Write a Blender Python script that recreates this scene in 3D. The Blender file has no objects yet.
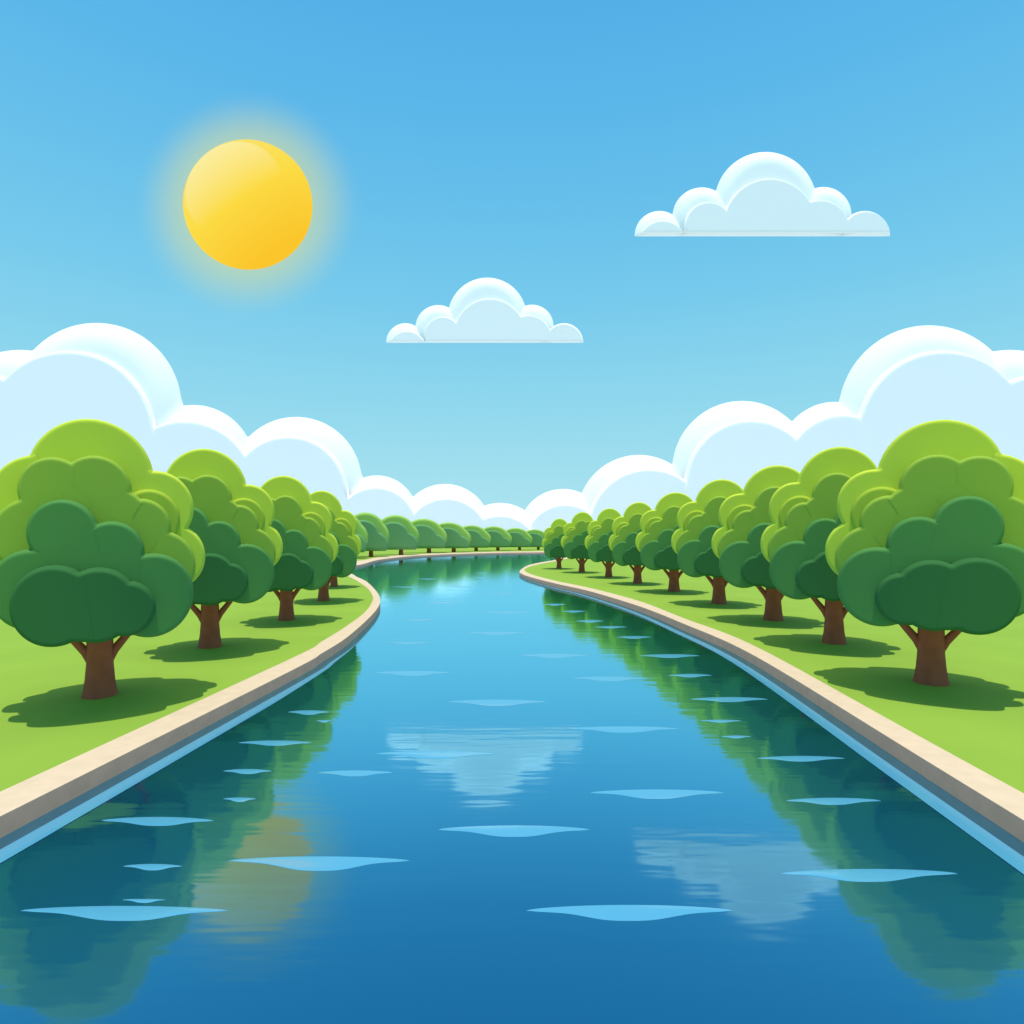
import bpy, bmesh, math, random
from mathutils import Vector, Matrix
random.seed(4)
C = bpy.context.scene
COL = C.collection

# ------------------------------------------------------------------ camera
CAM_H = 4.0      # height above the lawns
FPX = 600.0      # focal length in pixels of a 1024 wide frame
HOR = 536.0      # row of the horizon
WATER = -0.30
cam_d = bpy.data.cameras.new('camera'); cam = bpy.data.objects.new('camera', cam_d); COL.objects.link(cam)
cam.location = (0, 0, CAM_H); cam.rotation_euler = (math.pi/2, 0, 0)
cam_d.sensor_width = 36.0; cam_d.lens = 36.0*FPX/1024.0
cam_d.shift_y = (HOR-512.0)/1024.0
cam_d.clip_start = 0.1; cam_d.clip_end = 20000
C.camera = cam

def gp(px, py, z=0.0):
    """ground point seen at a pixel of the survey photo"""
    d = (CAM_H-z)*FPX/(py-HOR)
    return ((px-512.0)/FPX*d, d)

def srgb(h):
    h = h.lstrip('#'); v = [int(h[i:i+2], 16)/255 for i in (0, 2, 4)]
    return tuple(c/12.92 if c <= .04045 else ((c+.055)/1.055)**2.4 for c in v)

# --------------------------------------------------------------- materials
def mat(name, col, rough=.9, var=0.0, scale=2.0, bump=0.0, bscale=8.0, spec=.1, sss=0.0, sssr=.5, sheen=0):
    m = bpy.data.materials.new(name); m.use_nodes = True
    nt = m.node_tree; N = nt.nodes; L = nt.links
    b = N['Principled BSDF']
    b.inputs['Base Color'].default_value = (*col, 1)
    b.inputs['Roughness'].default_value = rough
    b.inputs['Specular IOR Level'].default_value = spec
    tc = N.new('ShaderNodeTexCoord')
    if var > 0:
        no = N.new('ShaderNodeTexNoise'); no.inputs['Scale'].default_value = scale; no.inputs['Detail'].default_value = 5
        L.new(tc.outputs['Object'], no.inputs['Vector'])
        r = N.new('ShaderNodeValToRGB')
        r.color_ramp.elements[0].position = .3; r.color_ramp.elements[1].position = .7
        r.color_ramp.elements[0].color = (*[c*(1-var) for c in col], 1)
        r.color_ramp.elements[1].color = (*[min(1, c*(1+var)) for c in col], 1)
        L.new(no.outputs['Fac'], r.inputs['Fac']); L.new(r.outputs['Color'], b.inputs['Base Color'])
    if bump > 0:
        n2 = N.new('ShaderNodeTexNoise'); n2.inputs['Scale'].default_value = bscale; n2.inputs['Detail'].default_value = 4
        L.new(tc.outputs['Object'], n2.inputs['Vector'])
        bp = N.new('ShaderNodeBump'); bp.inputs['Strength'].default_value = bump; bp.inputs['Distance'].default_value = .05
        L.new(n2.outputs['Fac'], bp.inputs['Height']); L.new(bp.outputs['Normal'], b.inputs['Normal'])
    if sss > 0:
        b.inputs['Subsurface Weight'].default_value = sss
        b.inputs['Subsurface Radius'].default_value = (1, 1, 1)
        b.inputs['Subsurface Scale'].default_value = sssr
    return m

M = {}
M['grass']  = mat('lawn', (.245, .385, .045), var=.05, scale=.35)
M['bounce_ground']  = mat('pale_bounce_ground', (.46, .52, .54), var=.06, scale=.004)  # kept pale so the far ground bounces light up onto the clouds
M['wall']   = mat('kerb_side_shade_stone', (.86, .38, .25), var=.06, scale=3, rough=.9)  # brown of the kerb's shaded side, put into its colour
M['stone']  = mat('pale_stone', (.66, .50, .345), var=.05, scale=3, rough=.8, bump=.1)
M['bark']   = mat('bark', (.44, .115, .06), var=.12, scale=3)
M['lime']   = mat('lit_lime_leaf', (.56, .66, .06))  # crown greens darken from top to base, light and shade put into colour
M['olive']  = mat('half_lit_olive_leaf', (.38, .49, .045))
M['mid']    = mat('half_shade_green_leaf', (.28, .42, .05))
M['dark']   = mat('shade_green_leaf', (.085, .24, .06))
M['deep']   = mat('deepest_shade_leaf', (.038, .145, .042))
M['farrim'] = mat('far_hazy_light_leaf', (.30, .50, .10))  # haze of distance put into both far greens
M['farcore']= mat('far_hazy_dark_leaf', (.14, .32, .125))
M['cloud']  = mat('cloud_white', (.97, .98, .98))
M['cloudin']= mat('cloud_pale_blue', (.94, .945, .95))
M['glint_ripple'] = None

def water_mat(name, body, tint, f0, f1, rough):
    m = bpy.data.materials.new(name); m.use_nodes = True
    nt = m.node_tree; N = nt.nodes; L = nt.links; N.remove(N['Principled BSDF'])
    out = N['Material Output']
    d = N.new('ShaderNodeBsdfDiffuse'); d.inputs['Color'].default_value = (*body, 1)
    g = N.new('ShaderNodeBsdfGlossy'); g.inputs['Color'].default_value = (*tint, 1); g.inputs['Roughness'].default_value = rough
    fr = N.new('ShaderNodeLayerWeight'); fr.inputs['Blend'].default_value = .5
    mr = N.new('ShaderNodeValToRGB'); cr = mr.color_ramp
    st = [(0,.06),(.37,.15),(.43,.20),(.48,.27),(.54,.39),(.60,.53),(.664,.67),(.736,.80),(.813,.91),(.894,1.0)]
    cr.elements[0].position = 0; cr.elements[0].color = (f0*st[0][1],)*3+(1,)
    cr.elements[1].position = 1; cr.elements[1].color = (f1,)*3+(1,)
    for p, v in st[1:]:
        e = cr.elements.new(p); e.color = (v*f0,)*3+(1,)
    L.new(fr.outputs['Facing'], mr.inputs['Fac'])
    mx = N.new('ShaderNodeMixShader'); L.new(mr.outputs[0], mx.inputs[0]); L.new(d.outputs[0], mx.inputs[1]); L.new(g.outputs[0], mx.inputs[2])
    L.new(mx.outputs[0], out.inputs['Surface'])
    tc = N.new('ShaderNodeTexCoord'); mp = N.new('ShaderNodeMapping'); mp.inputs['Scale'].default_value = (.35, 2.2, 1)
    no = N.new('ShaderNodeTexNoise'); no.inputs['Scale'].default_value = 1.3; no.inputs['Detail'].default_value = 2
    L.new(tc.outputs['Object'], mp.inputs['Vector']); L.new(mp.outputs[0], no.inputs['Vector'])
    bp = N.new('ShaderNodeBump'); bp.inputs['Strength'].default_value = .035; bp.inputs['Distance'].default_value = .12
    L.new(no.outputs['Fac'], bp.inputs['Height']); L.new(bp.outputs['Normal'], g.inputs['Normal'])
    return m
M['water']  = water_mat('river_water', (.004, .070, .165), (.42, .84, 1.0), 1, 1, .065)
M['glint_ripple'] = water_mat('pale_glint_water', (.085, .325, .50), (.85, 1.0, 1.0), .40, .4, .1)  # pale body colour paints the sky's glint onto the ripples

# ----------------------------------------------------------------- helpers
def obj(name, bm, m, parent=None, smooth=False):
    bmesh.ops.recalc_face_normals(bm, faces=bm.faces)
    me = bpy.data.meshes.new(name); bm.to_mesh(me); bm.free()
    if smooth:
        me.polygons.foreach_set('use_smooth', [True]*len(me.polygons))
    me.materials.append(m)
    o = bpy.data.objects.new(name, me); COL.objects.link(o); o.parent = parent
    return o
def thing(name, loc=(0, 0, 0)):
    o = bpy.data.objects.new(name, None); COL.objects.link(o); o.location = loc; o.empty_display_size = .3
    return o
def tag(o, label=None, cat=None, group=None, kind=None):
    if label: o['label'] = label
    if cat: o['category'] = cat
    if group: o['group'] = group
    if kind: o['kind'] = kind
    return o
def add_ellipsoid(bm, c, r, sub=4):
    bmesh.ops.create_icosphere(bm, subdivisions=sub, radius=1.0,
        matrix=Matrix.Translation(c) @ Matrix.Diagonal((*r, 1)))
def add_pad(bm, lobes, yc, D, edge, base=None, bedge=None, n=72, rings=20):
    """a thick scalloped pad: the outline is the union of round lobes (x, z, r), the thickness 2D swells
    from nothing at the outline to full within the width edge; base cuts it off flat below"""
    def depth(x, z):
        s = max(r-math.hypot(x-cx, z-cz) for cx, cz, r in lobes)
        t = min(1.0, max(0.0, s/edge))
        if base is not None: 
            tb = min(1.0, max(0.0, (z-base)/bedge)); t = min(t, tb)
        return D*math.sqrt(max(0, 1-(1-t)**2))
    for i, (cx, cz, r) in enumerate(lobes):
        def owned(x, z):
            own = r-math.hypot(x-cx, z-cz)
            return all(j == i or own >= rj-math.hypot(x-xj, z-zj)-.12*r for j, (xj, zj, rj) in enumerate(lobes))
        lift = 1+.003*i
        for side in (-1, 1):
            grid = []
            for q in range(rings+1):
                rr = r*(1-(q/rings)**1.6)
                row = []
                for k in range(n):
                    x = cx+rr*math.cos(2*math.pi*k/n); z = cz+rr*math.sin(2*math.pi*k/n)
                    if base is not None: z = max(z, base)
                    row.append((x, z))
                grid.append(row)
            vm = {}
            def V(q, k):
                if (q, k) not in vm:
                    x, z = grid[q][k]; vm[(q, k)] = bm.verts.new((x, yc+side*depth(x, z)*lift, z))
                return vm[(q, k)]
            for q in range(rings):
                for k in range(n):
                    k2 = (k+1) % n
                    ms_ = [grid[q][k], grid[q][k2], grid[q+1][k2], grid[q+1][k]]
                    mx_ = sum(p[0] for p in ms_)/4; mz_ = sum(p[1] for p in ms_)/4
                    if not owned(mx_, mz_): continue
                    if base is not None and all(p[1] <= base+1e-6 for p in ms_): continue
                    vs = [V(q, k), V(q, k2), V(q+1, k2), V(q+1, k)]
                    if q == rings-1: vs = [V(q, k), V(q, k2), V(rings, 0)]
                    bm.faces.new(vs)
    bmesh.ops.remove_doubles(bm, verts=bm.verts, dist=edge*.004)
def copy_tree(o, parent=None):
    c = o.copy(); COL.objects.link(c); c.parent = parent
    for ch in list(o.children): copy_tree(ch, c)
    return c
def smooth_line(pts, n=10):
    out = []
    P = [pts[0]]+list(pts)+[pts[-1]]
    for i in range(1, len(P)-2):
        p0, p1, p2, p3 = [Vector(p) for p in P[i-1:i+3]]
        for k in range(n):
            t = k/n
            out.append(tuple(.5*((2*p1)+(p2-p0)*t+(2*p0-5*p1+4*p2-p3)*t*t+(3*p1-p0-3*p2+p3)*t**3)))
    out.append(tuple(pts[-1])); return out

# ------------------------------------------------------------ banks, kerbs
L_in  = [(-11.6, -40), (-8.7, 0), gp(57.8,766), gp(300,654.6), gp(322,641.6), gp(345.5,627), gp(365,612.3),
         gp(371.8,602.6), gp(372.8,596.7), gp(368,589), gp(357,581), gp(349,576.8), gp(338,572), (-24, 69), (-30, 76), (-30.5, 84), (-27.5, 90),
         gp(361,560.5), gp(383,556.6), gp(426,553.8), gp(490,551.9), gp(543,551.2), (40, 168), (90, 173)]
L_out = [(-10.9, -40), (-7.95, 0), gp(57.8,788.3), gp(300,666.5), gp(322,653.5), gp(345.5,638.7), gp(365,622),
         gp(376.7,609.4), gp(380.2,600.6), gp(376.7,591.8), gp(367,582), gp(357,577), gp(346,573), (-23.2, 67), (-28.3, 75), (-28, 79), (-25, 81.5),
         gp(357.2,565.2), gp(383,559.2), gp(426,555.2), gp(490,553), gp(543,552.3), (40, 154), (90, 159)]
R_in  = [(4.7, -40), (7.33, 0), gp(966.5,762.8), gp(750,644), gp(683.8,618.4), gp(636.9,600.5), gp(588,587.6), gp(558.8,581.6),
         gp(534.4,575.4), gp(525.6,571.6), gp(525,569.3), gp(529.5,566.8), gp(539.3,564.3), gp(553,561.7), (13, 113), (30, 127), (60, 133)]
R_out = [(3.6, -40), (6.53, 0), gp(966.5,786), gp(750,653.6), gp(683.8,624), gp(636.9,605.6), gp(588,590.9), gp(558.8,584.4),
         gp(534.4,578.3), gp(522.7,574.4), gp(519.8,571), gp(527.6,565.6), gp(539.3,562.7), gp(552,560.6), (12, 117), (30, 130.5), (60, 136.5)]
Li, Lo, Ri, Ro = [smooth_line(p) for p in (L_in, L_out, R_in, R_out)]
Li += [(700, 230)]; Lo += [(700, 216)]; Ri += [(700, 185)]; Ro += [(700, 188.5)]

def poly(name, pts, z, m):
    from mathutils.geometry import tessellate_polygon
    tris = tessellate_polygon([[Vector((x, y, 0)) for x, y in pts]])
    out = []
    for a, b, c in tris:
        A, B, D = pts[a], pts[b], pts[c]
        cr = (B[0]-A[0])*(D[1]-A[1])-(B[1]-A[1])*(D[0]-A[0])
        out.append((a, b, c) if cr > 0 else (a, c, b))
    me = bpy.data.meshes.new(name); me.from_pydata([(x, y, z) for x, y in pts], [], out); me.materials.append(m)
    o = bpy.data.objects.new(name, me); COL.objects.link(o); return tag(o, kind='structure')
poly('left_lawn', Li+[(700, 420), (-420, 420), (-420, -40)], 0.0, M['grass'])
poly('right_lawn', Ri+[(700, -40)], 0.0, M['grass'])
poly('river_water', [(-100, -60), (900, -60), (900, 400), (-100, 400)], WATER, M['water'])
poly('bounce_plain', [(-9000, -3000), (9000, -3000), (9000, 12000), (-9000, 12000)], -1.2, M['bounce_ground'])  # added under and beyond the lawns to bounce pale light onto the clouds
water = bpy.data.objects['river_water']

def kerb(name, inner, outer):
    bm = bmesh.new(); rows = []
    for a, b in zip(inner, outer):
        rows.append([bm.verts.new(v) for v in ((a[0], a[1], -.05), (a[0], a[1], .012), (b[0], b[1], .012), (b[0], b[1], -.6))])
    for r, s in zip(rows, rows[1:]):
        for k in range(3):
            bm.faces.new((r[k], r[k+1], s[k+1], s[k]))
    o = tag(obj(name, bm, M['stone']), kind='structure'); o.data.materials.append(M['wall'])
    for p in o.data.polygons:
        if abs(p.normal.z) < .5: p.material_index = 1
    return o
kerb('left_riverside_kerb', Li, Lo)
kerb('right_riverside_kerb', Ri, Ro)

# --------------------------------------------------- ripples with painted sky glints, parts of water
def glint_ripple(x0, x1, yc, up, dn, skew=.5):
    """a lens shaped swell, thickest in the middle, its sky glint put into the colour"""
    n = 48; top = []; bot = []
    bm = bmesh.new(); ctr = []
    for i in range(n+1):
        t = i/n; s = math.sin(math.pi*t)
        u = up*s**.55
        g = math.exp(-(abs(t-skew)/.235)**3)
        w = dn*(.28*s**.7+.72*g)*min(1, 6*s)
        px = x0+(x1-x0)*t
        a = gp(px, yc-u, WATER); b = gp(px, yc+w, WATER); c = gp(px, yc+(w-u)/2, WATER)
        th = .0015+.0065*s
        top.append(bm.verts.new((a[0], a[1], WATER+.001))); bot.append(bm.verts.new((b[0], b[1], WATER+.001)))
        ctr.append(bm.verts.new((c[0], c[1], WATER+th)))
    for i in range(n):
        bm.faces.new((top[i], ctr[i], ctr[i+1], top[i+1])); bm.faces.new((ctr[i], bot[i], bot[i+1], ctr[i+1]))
    return obj('glint_ripple', bm, M['glint_ripple'], water, True)
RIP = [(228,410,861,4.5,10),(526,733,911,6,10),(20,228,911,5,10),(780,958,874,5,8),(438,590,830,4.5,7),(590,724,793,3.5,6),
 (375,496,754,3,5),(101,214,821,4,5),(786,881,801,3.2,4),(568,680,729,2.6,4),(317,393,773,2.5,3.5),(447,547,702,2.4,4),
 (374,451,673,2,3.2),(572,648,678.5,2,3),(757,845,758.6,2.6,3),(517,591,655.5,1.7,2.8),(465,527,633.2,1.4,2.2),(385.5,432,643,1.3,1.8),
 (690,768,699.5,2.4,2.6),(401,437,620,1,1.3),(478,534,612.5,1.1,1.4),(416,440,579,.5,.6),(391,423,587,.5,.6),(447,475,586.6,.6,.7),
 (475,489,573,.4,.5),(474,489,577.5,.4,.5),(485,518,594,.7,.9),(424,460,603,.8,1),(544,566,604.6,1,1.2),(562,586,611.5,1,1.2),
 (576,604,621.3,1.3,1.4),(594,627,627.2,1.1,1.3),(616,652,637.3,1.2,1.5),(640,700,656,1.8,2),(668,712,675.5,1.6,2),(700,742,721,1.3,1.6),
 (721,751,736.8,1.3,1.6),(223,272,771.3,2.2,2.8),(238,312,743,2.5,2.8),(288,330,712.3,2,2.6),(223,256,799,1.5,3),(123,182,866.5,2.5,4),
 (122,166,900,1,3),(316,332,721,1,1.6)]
for r in RIP: glint_ripple(*r)

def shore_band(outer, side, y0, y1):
    """pale strip that follows the wall a hand's breadth off it"""
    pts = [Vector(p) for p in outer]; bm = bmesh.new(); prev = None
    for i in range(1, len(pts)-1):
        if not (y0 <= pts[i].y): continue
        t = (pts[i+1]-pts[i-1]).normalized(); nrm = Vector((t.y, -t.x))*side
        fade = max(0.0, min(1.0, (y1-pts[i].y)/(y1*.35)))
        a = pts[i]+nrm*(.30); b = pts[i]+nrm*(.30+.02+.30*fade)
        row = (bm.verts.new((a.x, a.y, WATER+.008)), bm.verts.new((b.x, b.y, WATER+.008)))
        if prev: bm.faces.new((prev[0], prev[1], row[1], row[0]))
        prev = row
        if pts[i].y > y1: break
    return obj('pale_strip', bm, M['glint_ripple'], water)  # flat pale strip beside the kerb, in the ripples' colour
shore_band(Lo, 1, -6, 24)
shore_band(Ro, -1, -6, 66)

# ------------------------------------------------------------------- trees
K = 40.5; D0 = 28.0
CY = -.8      # crown set towards the viewer so that its shadow falls nearer
def crown_layer(name, lobes, y, D, m, parent, side, sx):
    bm = bmesh.new()
    P = []; k = (D0+CY-y)/D0
    for (cx, cy, r) in lobes:
        X = (cx-98)/K; Z = (698-cy)/K; P.append((X*k*sx, 4+(Z-4)*k, r/K*k))
    add_pad(bm, P, side*y, D, .09)
    for v in bm.verts:      # the clumps wrap round the crown: thick in the middle, thinner at the flanks
        v.co.y = CY+v.co.y*math.sqrt(max(.12, 1-(v.co.x/2.85)**2))
    return obj(name, bm, m, parent, True)
def make_bank_tree(sx):
    t = thing('round_crowned_tree')
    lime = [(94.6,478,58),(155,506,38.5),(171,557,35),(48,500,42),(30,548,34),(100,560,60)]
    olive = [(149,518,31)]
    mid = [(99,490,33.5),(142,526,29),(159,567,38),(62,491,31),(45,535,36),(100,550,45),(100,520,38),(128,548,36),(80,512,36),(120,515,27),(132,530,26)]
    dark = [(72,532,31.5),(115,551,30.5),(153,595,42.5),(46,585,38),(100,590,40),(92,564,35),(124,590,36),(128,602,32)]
    deep = [(104,601,36),(130,606,27),(66,600,38),(90,603,32)]  # lower clumps get darker greens, the crown's shading painted in
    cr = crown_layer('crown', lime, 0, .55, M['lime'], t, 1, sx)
    tag(cr, 'lit-toned lime green crown rim')
    for l, y, D, m, lb in ((olive, .50, .20, 'olive', 'half-lit olive green leaf clump'), (mid, .74, .26, 'mid', 'half-shade mid green scalloped leaf clump'),
                            (dark, 1.16, .30, 'dark', 'shade-toned dark green leaf clump'), (deep, 1.52, .34, 'deep', 'darkest shade-toned green leaf clump at crown base')):
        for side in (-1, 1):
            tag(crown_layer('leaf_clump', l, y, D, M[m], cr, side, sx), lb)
    # trunk: flared column with two rising limbs
    bm = bmesh.new(); ty = 0
    prof = [(-.05,.47),(.0,.44),(.1,.41),(.4,.36),(.8,.325),(1.05,.325),(1.3,.32),(1.8,.30),(3,.24)]
    prev = None; n = 20
    for z, r in prof:
        ring = [bm.verts.new((math.cos(a)*r, ty+math.sin(a)*r, z)) for a in [2*math.pi*k/n for k in range(n)]]
        if prev:
            for k in range(n): bm.faces.new((prev[k], prev[(k+1)%n], ring[(k+1)%n], ring[k]))
        prev = ring
    bm.faces.new(prev)
    tr = obj('trunk', bm, M['bark'], t, True)
    for s in (-1, 1):
        bm = bmesh.new(); P = [Vector((s*.12, ty, .75)), Vector((s*.34, ty, 1.12)), Vector((s*.62, ty, 1.45)), Vector((s*.95, ty+.05, 1.85)), Vector((s*1.2, ty, 2.4))]
        R = [.14, .115, .095, .085, .06]; prev = None; n = 12
        for i, p in enumerate(P):
            d = (P[min(i+1, 4)]-P[max(i-1, 0)]).normalized(); u = Vector((0, 1, 0)); v = d.cross(u).normalized()
            ring = [bm.verts.new(p+(u*math.cos(a)+v*math.sin(a))*R[i]) for a in [2*math.pi*k/n for k in range(n)]]
            if prev:
                for k in range(n): bm.faces.new((prev[k], prev[(k+1)%n], ring[(k+1)%n], ring[k]))
            prev = ring
        bm.faces.new(prev)
        obj('limb', bm, M['bark'], tr, True)
    return t

def place(proto, first, px, py, hpx, hw, label, group):
    o = proto if first else copy_tree(proto)
    x, y = gp(px, py); y += .3
    sc = hpx*y/FPX/ (277/K)
    th = math.atan2(x, y)
    o.location = (x*y/(y-.3), y, 0); o.rotation_euler = (0, 0, -.92*th)
    wx = 1.06*hw*y/FPX/(106/K)*math.cos(th)
    o.scale = (wx, 1.12*min(sc, 1.05), sc)
    if y > 25:      # the smaller trees carry their crowns a little lower on the trunk
        for ch in o.children:
            if ch.name.startswith('crown'): ch.location.z = -.16
        o.scale.z = sc*1.02
    return tag(o, label, 'tree', group)
LT = make_bank_tree(1); RT = make_bank_tree(-1)
place(LT, True, 100, 698, 270, 105, 'largest and nearest round tree on the left lawn', 'round trees along the left bank')
place(LT, False, 210, 648, 195, 71, 'second round tree from the front on the left lawn', 'round trees along the left bank')
place(LT, False, 286.5, 620.5, 143.5, 50, 'third round tree from the front on the left lawn', 'round trees along the left bank')
place(LT, False, 323.5, 601, 110, 36.5, 'smallest fully seen tree on the left lawn, where the bank curves away', 'round trees along the left bank')
place(LT, False, 334, 587, 82, 24, 'hidden last tree of the left lawn, only its shadow spot showing past the fourth tree', 'round trees along the left bank')
RTS = [(931,685,257,106,'largest and nearest round tree on the right lawn'),
 (834,644,193,72,'second round tree from the front on the right lawn'),
 (773.3,620.7,153.7,60,'third round tree from the front on the right lawn'),
 (719,604,124,46,'fourth round tree from the front on the right lawn'),
 (674,591.8,99.3,37,'fifth round tree from the front, middle of the right bank row'),
 (637.6,583.7,81.7,27.8,'sixth round tree from the front on the right lawn'),
 (608.7,577.3,69.3,23,'third round tree counted from the far tip of the right lawn'),
 (581.8,572.4,60.7,20,'second round tree counted from the far tip of the right lawn'),
 (559,568.7,50.5,16.3,'smallest and farthest tree of the right lawn, at its tip')]
for i, (px, py, h, hw, lb) in enumerate(RTS):
    place(RT, i == 0, px, py, h, hw, lb, 'round trees along the right bank')

# far row across the bend: low wide crowns, distance haze put into their two greens
def make_far_tree():
    t = thing('low_round_tree'); bm = bmesh.new()
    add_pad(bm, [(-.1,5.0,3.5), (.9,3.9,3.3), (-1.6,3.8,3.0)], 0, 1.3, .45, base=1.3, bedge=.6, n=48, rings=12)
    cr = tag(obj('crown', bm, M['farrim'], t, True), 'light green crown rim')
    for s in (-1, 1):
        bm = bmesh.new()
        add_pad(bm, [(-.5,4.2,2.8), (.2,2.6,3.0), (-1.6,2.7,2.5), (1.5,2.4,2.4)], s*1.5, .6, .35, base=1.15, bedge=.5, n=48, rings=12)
        tag(obj('leaf_clump', bm, M['farcore'], cr, True), 'hazy bluish green inner clump')
    bm = bmesh.new(); bmesh.ops.create_cone(bm, segments=12, radius1=.42, radius2=.3, depth=3, matrix=Matrix.Translation((.9,0,1.45)))
    obj('trunk', bm, M['bark'], t, True)
    return t
FT = make_far_tree()
FAR = [(366,556.9,44.5,'first and largest tree of the far row, beside the left lawn trees'),(396,555,40,'second tree from the left in the far row across the bend'),
 (424,553,34.3,'third tree from the left in the far row across the bend'),(449,552.2,29.8,'fourth tree from the left in the far row across the bend'),
 (472,551.2,26,'fifth tree from the left in the far row, in the middle of the row'),(494,550.6,24.4,'sixth tree from the left in the far row'),
 (516,550.2,22.3,'seventh tree from the left in the far row, near its right end'),(535,549.8,20.5,'last tree of the far row before the right lawn trees'),
 (557,549.4,19.5,'far row tree mostly hidden behind the tip of the right lawn'),
 (342,558.5,46,'far row tree behind the crowns of the left lawn')]
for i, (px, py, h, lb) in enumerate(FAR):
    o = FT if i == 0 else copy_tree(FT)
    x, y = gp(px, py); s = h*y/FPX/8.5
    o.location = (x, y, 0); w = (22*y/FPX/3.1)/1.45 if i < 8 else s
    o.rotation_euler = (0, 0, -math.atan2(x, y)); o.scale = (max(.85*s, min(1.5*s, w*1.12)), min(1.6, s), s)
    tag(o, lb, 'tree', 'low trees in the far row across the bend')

# ------------------------------------------------------------------ clouds
def cloud_slab(bm, lobes, yc, D, edge, bedge, cols=520, rows=26):
    """flat-bottomed heap of round heads, swelling from its outline to the thickness 2D"""
    x0 = min(x-r if z > 0 else x-math.sqrt(max(0, r*r-z*z)) for x, z, r in lobes)
    x1 = max(x+math.sqrt(max(0, r*r-z*z)) for x, z, r in lobes)
    def top(x):
        return max([0]+[z+math.sqrt(r*r-(x-cx)**2) for cx, z, r in lobes if abs(x-cx) < r])
    def depth(x, z):
        sd = max(r-math.hypot(x-cx, z-cz) for cx, cz, r in lobes)
        t = min(1.0, max(0.0, sd/edge)); tb = min(1.0, max(0.0, z/bedge))
        return D*math.sin(math.pi/2*t)*math.sqrt(1-(1-tb)**2)
    xs = []
    for i in range(cols+1):
        t = i/cols; t = .5-.5*math.cos(math.pi*t) if (i < cols*.06 or i > cols*.94) else .5-.5*math.cos(math.pi*t)
        xs.append(x0+(x1-x0)*t)
    vr = [0, .004, .012, .025, .045, .07]
    vs_ = vr+[.07+(.93)*(math.sin(math.pi/2*k/(rows-1))) for k in range(1, rows)]
    for side in (-1, 1):
        prev = None
        for x in xs:
            h = max(1e-4, top(x))
            col = [bm.verts.new((x, yc+(depth(x, h*v)*.15 if side > 0 else -depth(x, h*v)), h*v)) for v in vs_]
            if prev:
                for k in range(len(col)-1): bm.faces.new((prev[k], col[k], col[k+1], prev[k+1]))
            prev = col
    bmesh.ops.remove_doubles(bm, verts=bm.verts, dist=D*.0005)

def cloud(name, rim, inner, Y, base_px, label, group=None):
    s = Y/FPX
    cx = sum(r[0] for r in rim)/len(rim)
    bx = (cx-512)*s; bz = CAM_H+(HOR-base_px)*s
    t = thing(name, (bx, Y, bz))
    big = max(r[2] for r in rim)
    def layer(lobes, y, dr, ed, m, nm, parent):
        bm = bmesh.new()
        k = (Y+y)/Y
        P = [((px-512)*s*k-bx, (CAM_H+(HOR-py)*s-CAM_H)*k+CAM_H-bz, r*s*k) for px, py, r in lobes]
        cloud_slab(bm, P, y, big*s*dr, big*s*ed, big*s*.012)
        return obj(nm, bm, m, parent, True)
    body = layer(rim, 0, .12, .30, M['cloud'], 'cloud_body', t)
    f = layer(inner, -big*s*.12, .06, .03, M['cloudin'], 'cloud_front', body)
    tag(f, 'pale blue lower front of the cloud')
    return tag(t, label, 'cloud', group)
rim = [(765.6,203,51),(702,217,29.5),(659.6,236,25),(823.5,215,28),(865,236,25),(762,236,60)]
inn = [(769,226,46.5),(708,227,24),(819,231,30),(662,247,25.5),(864.5,237,25),(735,240,30),(790,245,30)]
rim = rim[:-1]+[(735,232,34),(795,232,34)]
cloud('small_cloud', rim, inn, 900, 236.3, 'larger flat-bottomed white cloud high on the right', 'small flat-bottomed clouds')
f2 = lambda L: [(484.5+(x-762)*.772, 342.8+(y-236.3)*.772, r*.772) for x, y, r in L]
cloud('small_cloud', f2(rim), f2(inn), 1000, 342.8, 'smaller flat-bottomed white cloud in the middle of the sky', 'small flat-bottomed clouds')
lb = [(96,409,86),(193,467,62),(296,483,66),(377,516,40.5),(445,530,46),(500,548,45),(20,440,90),(-70,440,90)]
li = [(71,437,86),(187,491,71),(290,494,58.5),(377,528,42),(447,541,44),(500,556,42),(-30,455,85)]
rb = [(563,534,45),(639,517,62),(742,471,70),(835,459,57),(929,416.5,91),(1010,440,90),(1090,450,90)]
ri = [(565,545,42),(648,529,61),(749,484,64.6),(841,473,59),(941,437,86),(1040,460,85),(900,500,80)]
cloud('cloud_bank', lb, li, 1500, 538.5, 'great pale cloud bank rising behind the left trees', 'cloud banks on the horizon')
cloud('cloud_bank', rb, ri, 1510, 538.5, 'great pale cloud bank rising behind the right trees', 'cloud banks on the horizon')

# --------------------------------------------------------------------- sun
SD = Vector(((248-512)/FPX, 1.0, (HOR-205)/FPX)).normalized()
SUNY = 2600.0
sc = SUNY/FPX
bm = bmesh.new(); add_ellipsoid(bm, (0, 0, 0), (64*sc, 22*sc, 64*sc), 6)
ms = bpy.data.materials.new('sun_glow'); ms.use_nodes = True
N = ms.node_tree.nodes; L = ms.node_tree.links; N.remove(N['Principled BSDF'])
em = N.new('ShaderNodeEmission'); tc = N.new('ShaderNodeTexCoord')
dp = N.new('ShaderNodeVectorMath'); dp.operation = 'DOT_PRODUCT'; v = Vector((-.55, 0, .83)).normalized()
dp.inputs[1].default_value = (v.x/(64*sc), 0, v.z/(64*sc))
L.new(tc.outputs['Object'], dp.inputs[0])
mr = N.new('ShaderNodeMapRange'); mr.inputs['From Min'].default_value = -1; mr.inputs['From Max'].default_value = 1
L.new(dp.outputs['Value'], mr.inputs['Value'])
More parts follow.
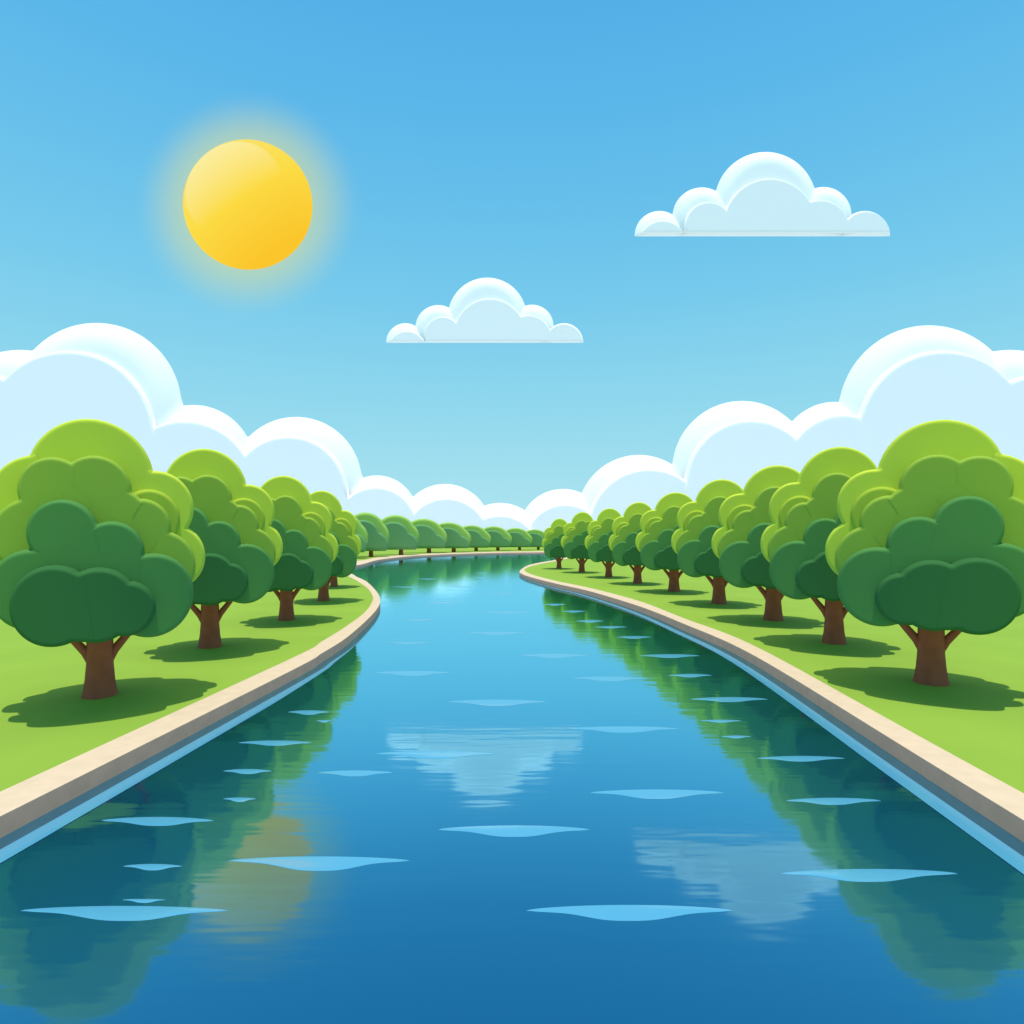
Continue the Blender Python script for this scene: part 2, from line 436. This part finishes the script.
rp = N.new('ShaderNodeValToRGB'); cr = rp.color_ramp
cr.elements[0].position = .05; cr.elements[0].color = (*srgb('#FBC62C'), 1)
cr.elements[1].position = .95; cr.elements[1].color = (*srgb('#FAE36A'), 1)
e = cr.elements.new(.5); e.color = (*srgb('#FCDC45'), 1)
L.new(mr.outputs[0], rp.inputs['Fac']); ds = N.new('ShaderNodeVectorMath'); ds.operation = 'DISTANCE'; ds.inputs[1].default_value = (-.13*64*sc, 0, .12*64*sc)
fl = N.new('ShaderNodeVectorMath'); fl.operation = 'MULTIPLY'; fl.inputs[1].default_value = (1, 0, 1)
L.new(tc.outputs['Object'], fl.inputs[0]); L.new(fl.outputs[0], ds.inputs[0])
m1 = N.new('ShaderNodeMapRange'); m1.inputs['From Min'].default_value = .79*64*sc; m1.inputs['From Max'].default_value = .75*64*sc
L.new(ds.outputs['Value'], m1.inputs['Value'])
m2 = N.new('ShaderNodeMapRange'); m2.inputs['From Min'].default_value = .45; m2.inputs['From Max'].default_value = .92; m2.inputs['To Max'].default_value = .55
L.new(mr.outputs[0], m2.inputs['Value'])
m3 = N.new('ShaderNodeMath'); m3.operation = 'MULTIPLY'; L.new(m1.outputs[0], m3.inputs[0]); L.new(m2.outputs[0], m3.inputs[1])
mc = N.new('ShaderNodeMixRGB'); mc.inputs['Color2'].default_value = (*srgb('#FDF6BC'), 1)
L.new(m3.outputs[0], mc.inputs['Fac']); L.new(rp.outputs['Color'], mc.inputs['Color1']); L.new(mc.outputs[0], em.inputs['Color'])
L.new(em.outputs[0], N['Material Output'].inputs['Surface'])
so = obj('sun_ball', bm, ms, None, True)
so.location = ((248-512)*sc, SUNY, CAM_H+(HOR-205)*sc)
tag(so, 'glowing golden yellow sun high on the left of the sky', 'sun')

# ----------------------------------------------------------- light and sky
SUN_TILT = math.radians(10)      # noon sun, a little behind the viewer
ld = bpy.data.lights.new('sunlight', 'SUN'); ld.energy = 3.5; ld.angle = math.radians(.5); ld.color = (1, .95, .84)
lo = bpy.data.objects.new('sunlight', ld); COL.objects.link(lo)
lo.rotation_euler = (SUN_TILT, 0, 0)
# lamp points along -Z of its frame: tilt about X by +a aims it towards +Y
w = bpy.data.worlds.new('World'); C.world = w; w.use_nodes = True
N = w.node_tree.nodes; L = w.node_tree.links; bg = N['Background']
sky = N.new('ShaderNodeTexSky'); sky.sky_type = 'NISHITA'; sky.sun_disc = False
sky.sun_elevation = math.pi/2-SUN_TILT; sky.sun_rotation = math.pi
tc = N.new('ShaderNodeTexCoord'); sp = N.new('ShaderNodeSeparateXYZ'); L.new(tc.outputs['Generated'], sp.inputs[0])
rp = N.new('ShaderNodeValToRGB'); cr = rp.color_ramp
def elz(py):
    t = (HOR-py)/FPX; return t/math.sqrt(1+t*t)
stops = [(536,'#B2E7F2'),(480,'#A4E1F0'),(400,'#8FD8EF'),(300,'#76CBEE'),(200,'#66C0EC'),(100,'#5AB7EB'),(0,'#54B0E9')]
cr.elements[0].position = elz(stops[0][0]); cr.elements[0].color = (*srgb(stops[0][1]), 1)
cr.elements[1].position = 1; cr.elements[1].color = (1.0, 1.0, 1.0, 1)
e = cr.elements.new(.70); e.color = (*srgb('#50ACE6'), 1)
for y, c in stops[1:]:
    e = cr.elements.new(elz(y)); e.color = (*srgb(c), 1)
L.new(sp.outputs['Z'], rp.inputs['Fac'])
# the bright aureole of air round the visible sun
sxy = N.new('ShaderNodeMath'); sxy.operation = 'DIVIDE'; L.new(sp.outputs['X'], sxy.inputs[0]); L.new(sp.outputs['Y'], sxy.inputs[1])
szy = N.new('ShaderNodeMath'); szy.operation = 'DIVIDE'; L.new(sp.outputs['Z'], szy.inputs[0]); L.new(sp.outputs['Y'], szy.inputs[1])
cv = N.new('ShaderNodeCombineXYZ'); L.new(sxy.outputs[0], cv.inputs[0]); L.new(szy.outputs[0], cv.inputs[1])
dt = N.new('ShaderNodeVectorMath'); dt.operation = 'DISTANCE'; dt.inputs[1].default_value = (SD.x/SD.y, SD.z/SD.y, 0); L.new(cv.outputs[0], dt.inputs[0])
gr = N.new('ShaderNodeMapRange'); gr.interpolation_type = 'SMOOTHSTEP'
gr.inputs['From Min'].default_value = .085; gr.inputs['From Max'].default_value = .195; gr.inputs['To Min'].default_value = .64; gr.inputs['To Max'].default_value = 0
L.new(dt.outputs['Value'], gr.inputs['Value'])
fw = N.new('ShaderNodeMath'); fw.operation = 'GREATER_THAN'; fw.inputs[1].default_value = 0; L.new(sp.outputs['Y'], fw.inputs[0])
ga = N.new('ShaderNodeMath'); ga.operation = 'MULTIPLY'; L.new(gr.outputs[0], ga.inputs[0]); L.new(fw.outputs[0], ga.inputs[1])
mg = N.new('ShaderNodeMixRGB'); mg.inputs['Color2'].default_value = (*srgb('#D2E096'), 1)
L.new(ga.outputs[0], mg.inputs['Fac']); L.new(rp.outputs['Color'], mg.inputs['Color1'])
sm = N.new('ShaderNodeMixRGB'); sm.blend_type = 'MULTIPLY'; sm.inputs['Fac'].default_value = 1; sm.inputs['Color2'].default_value = (10, 10, 10, 1)
L.new(mg.outputs[0], sm.inputs['Color1'])
mx = N.new('ShaderNodeMixRGB'); mx.inputs['Fac'].default_value = .97
L.new(sky.outputs[0], mx.inputs['Color1']); L.new(sm.outputs[0], mx.inputs['Color2'])
L.new(mx.outputs[0], bg.inputs['Color']); bg.inputs['Strength'].default_value = .1

C.view_settings.view_transform = 'Standard'; C.view_settings.look = 'None'
C.view_settings.exposure = 0; C.view_settings.gamma = 1
C.render.resolution_x = 1024; C.render.resolution_y = 1024
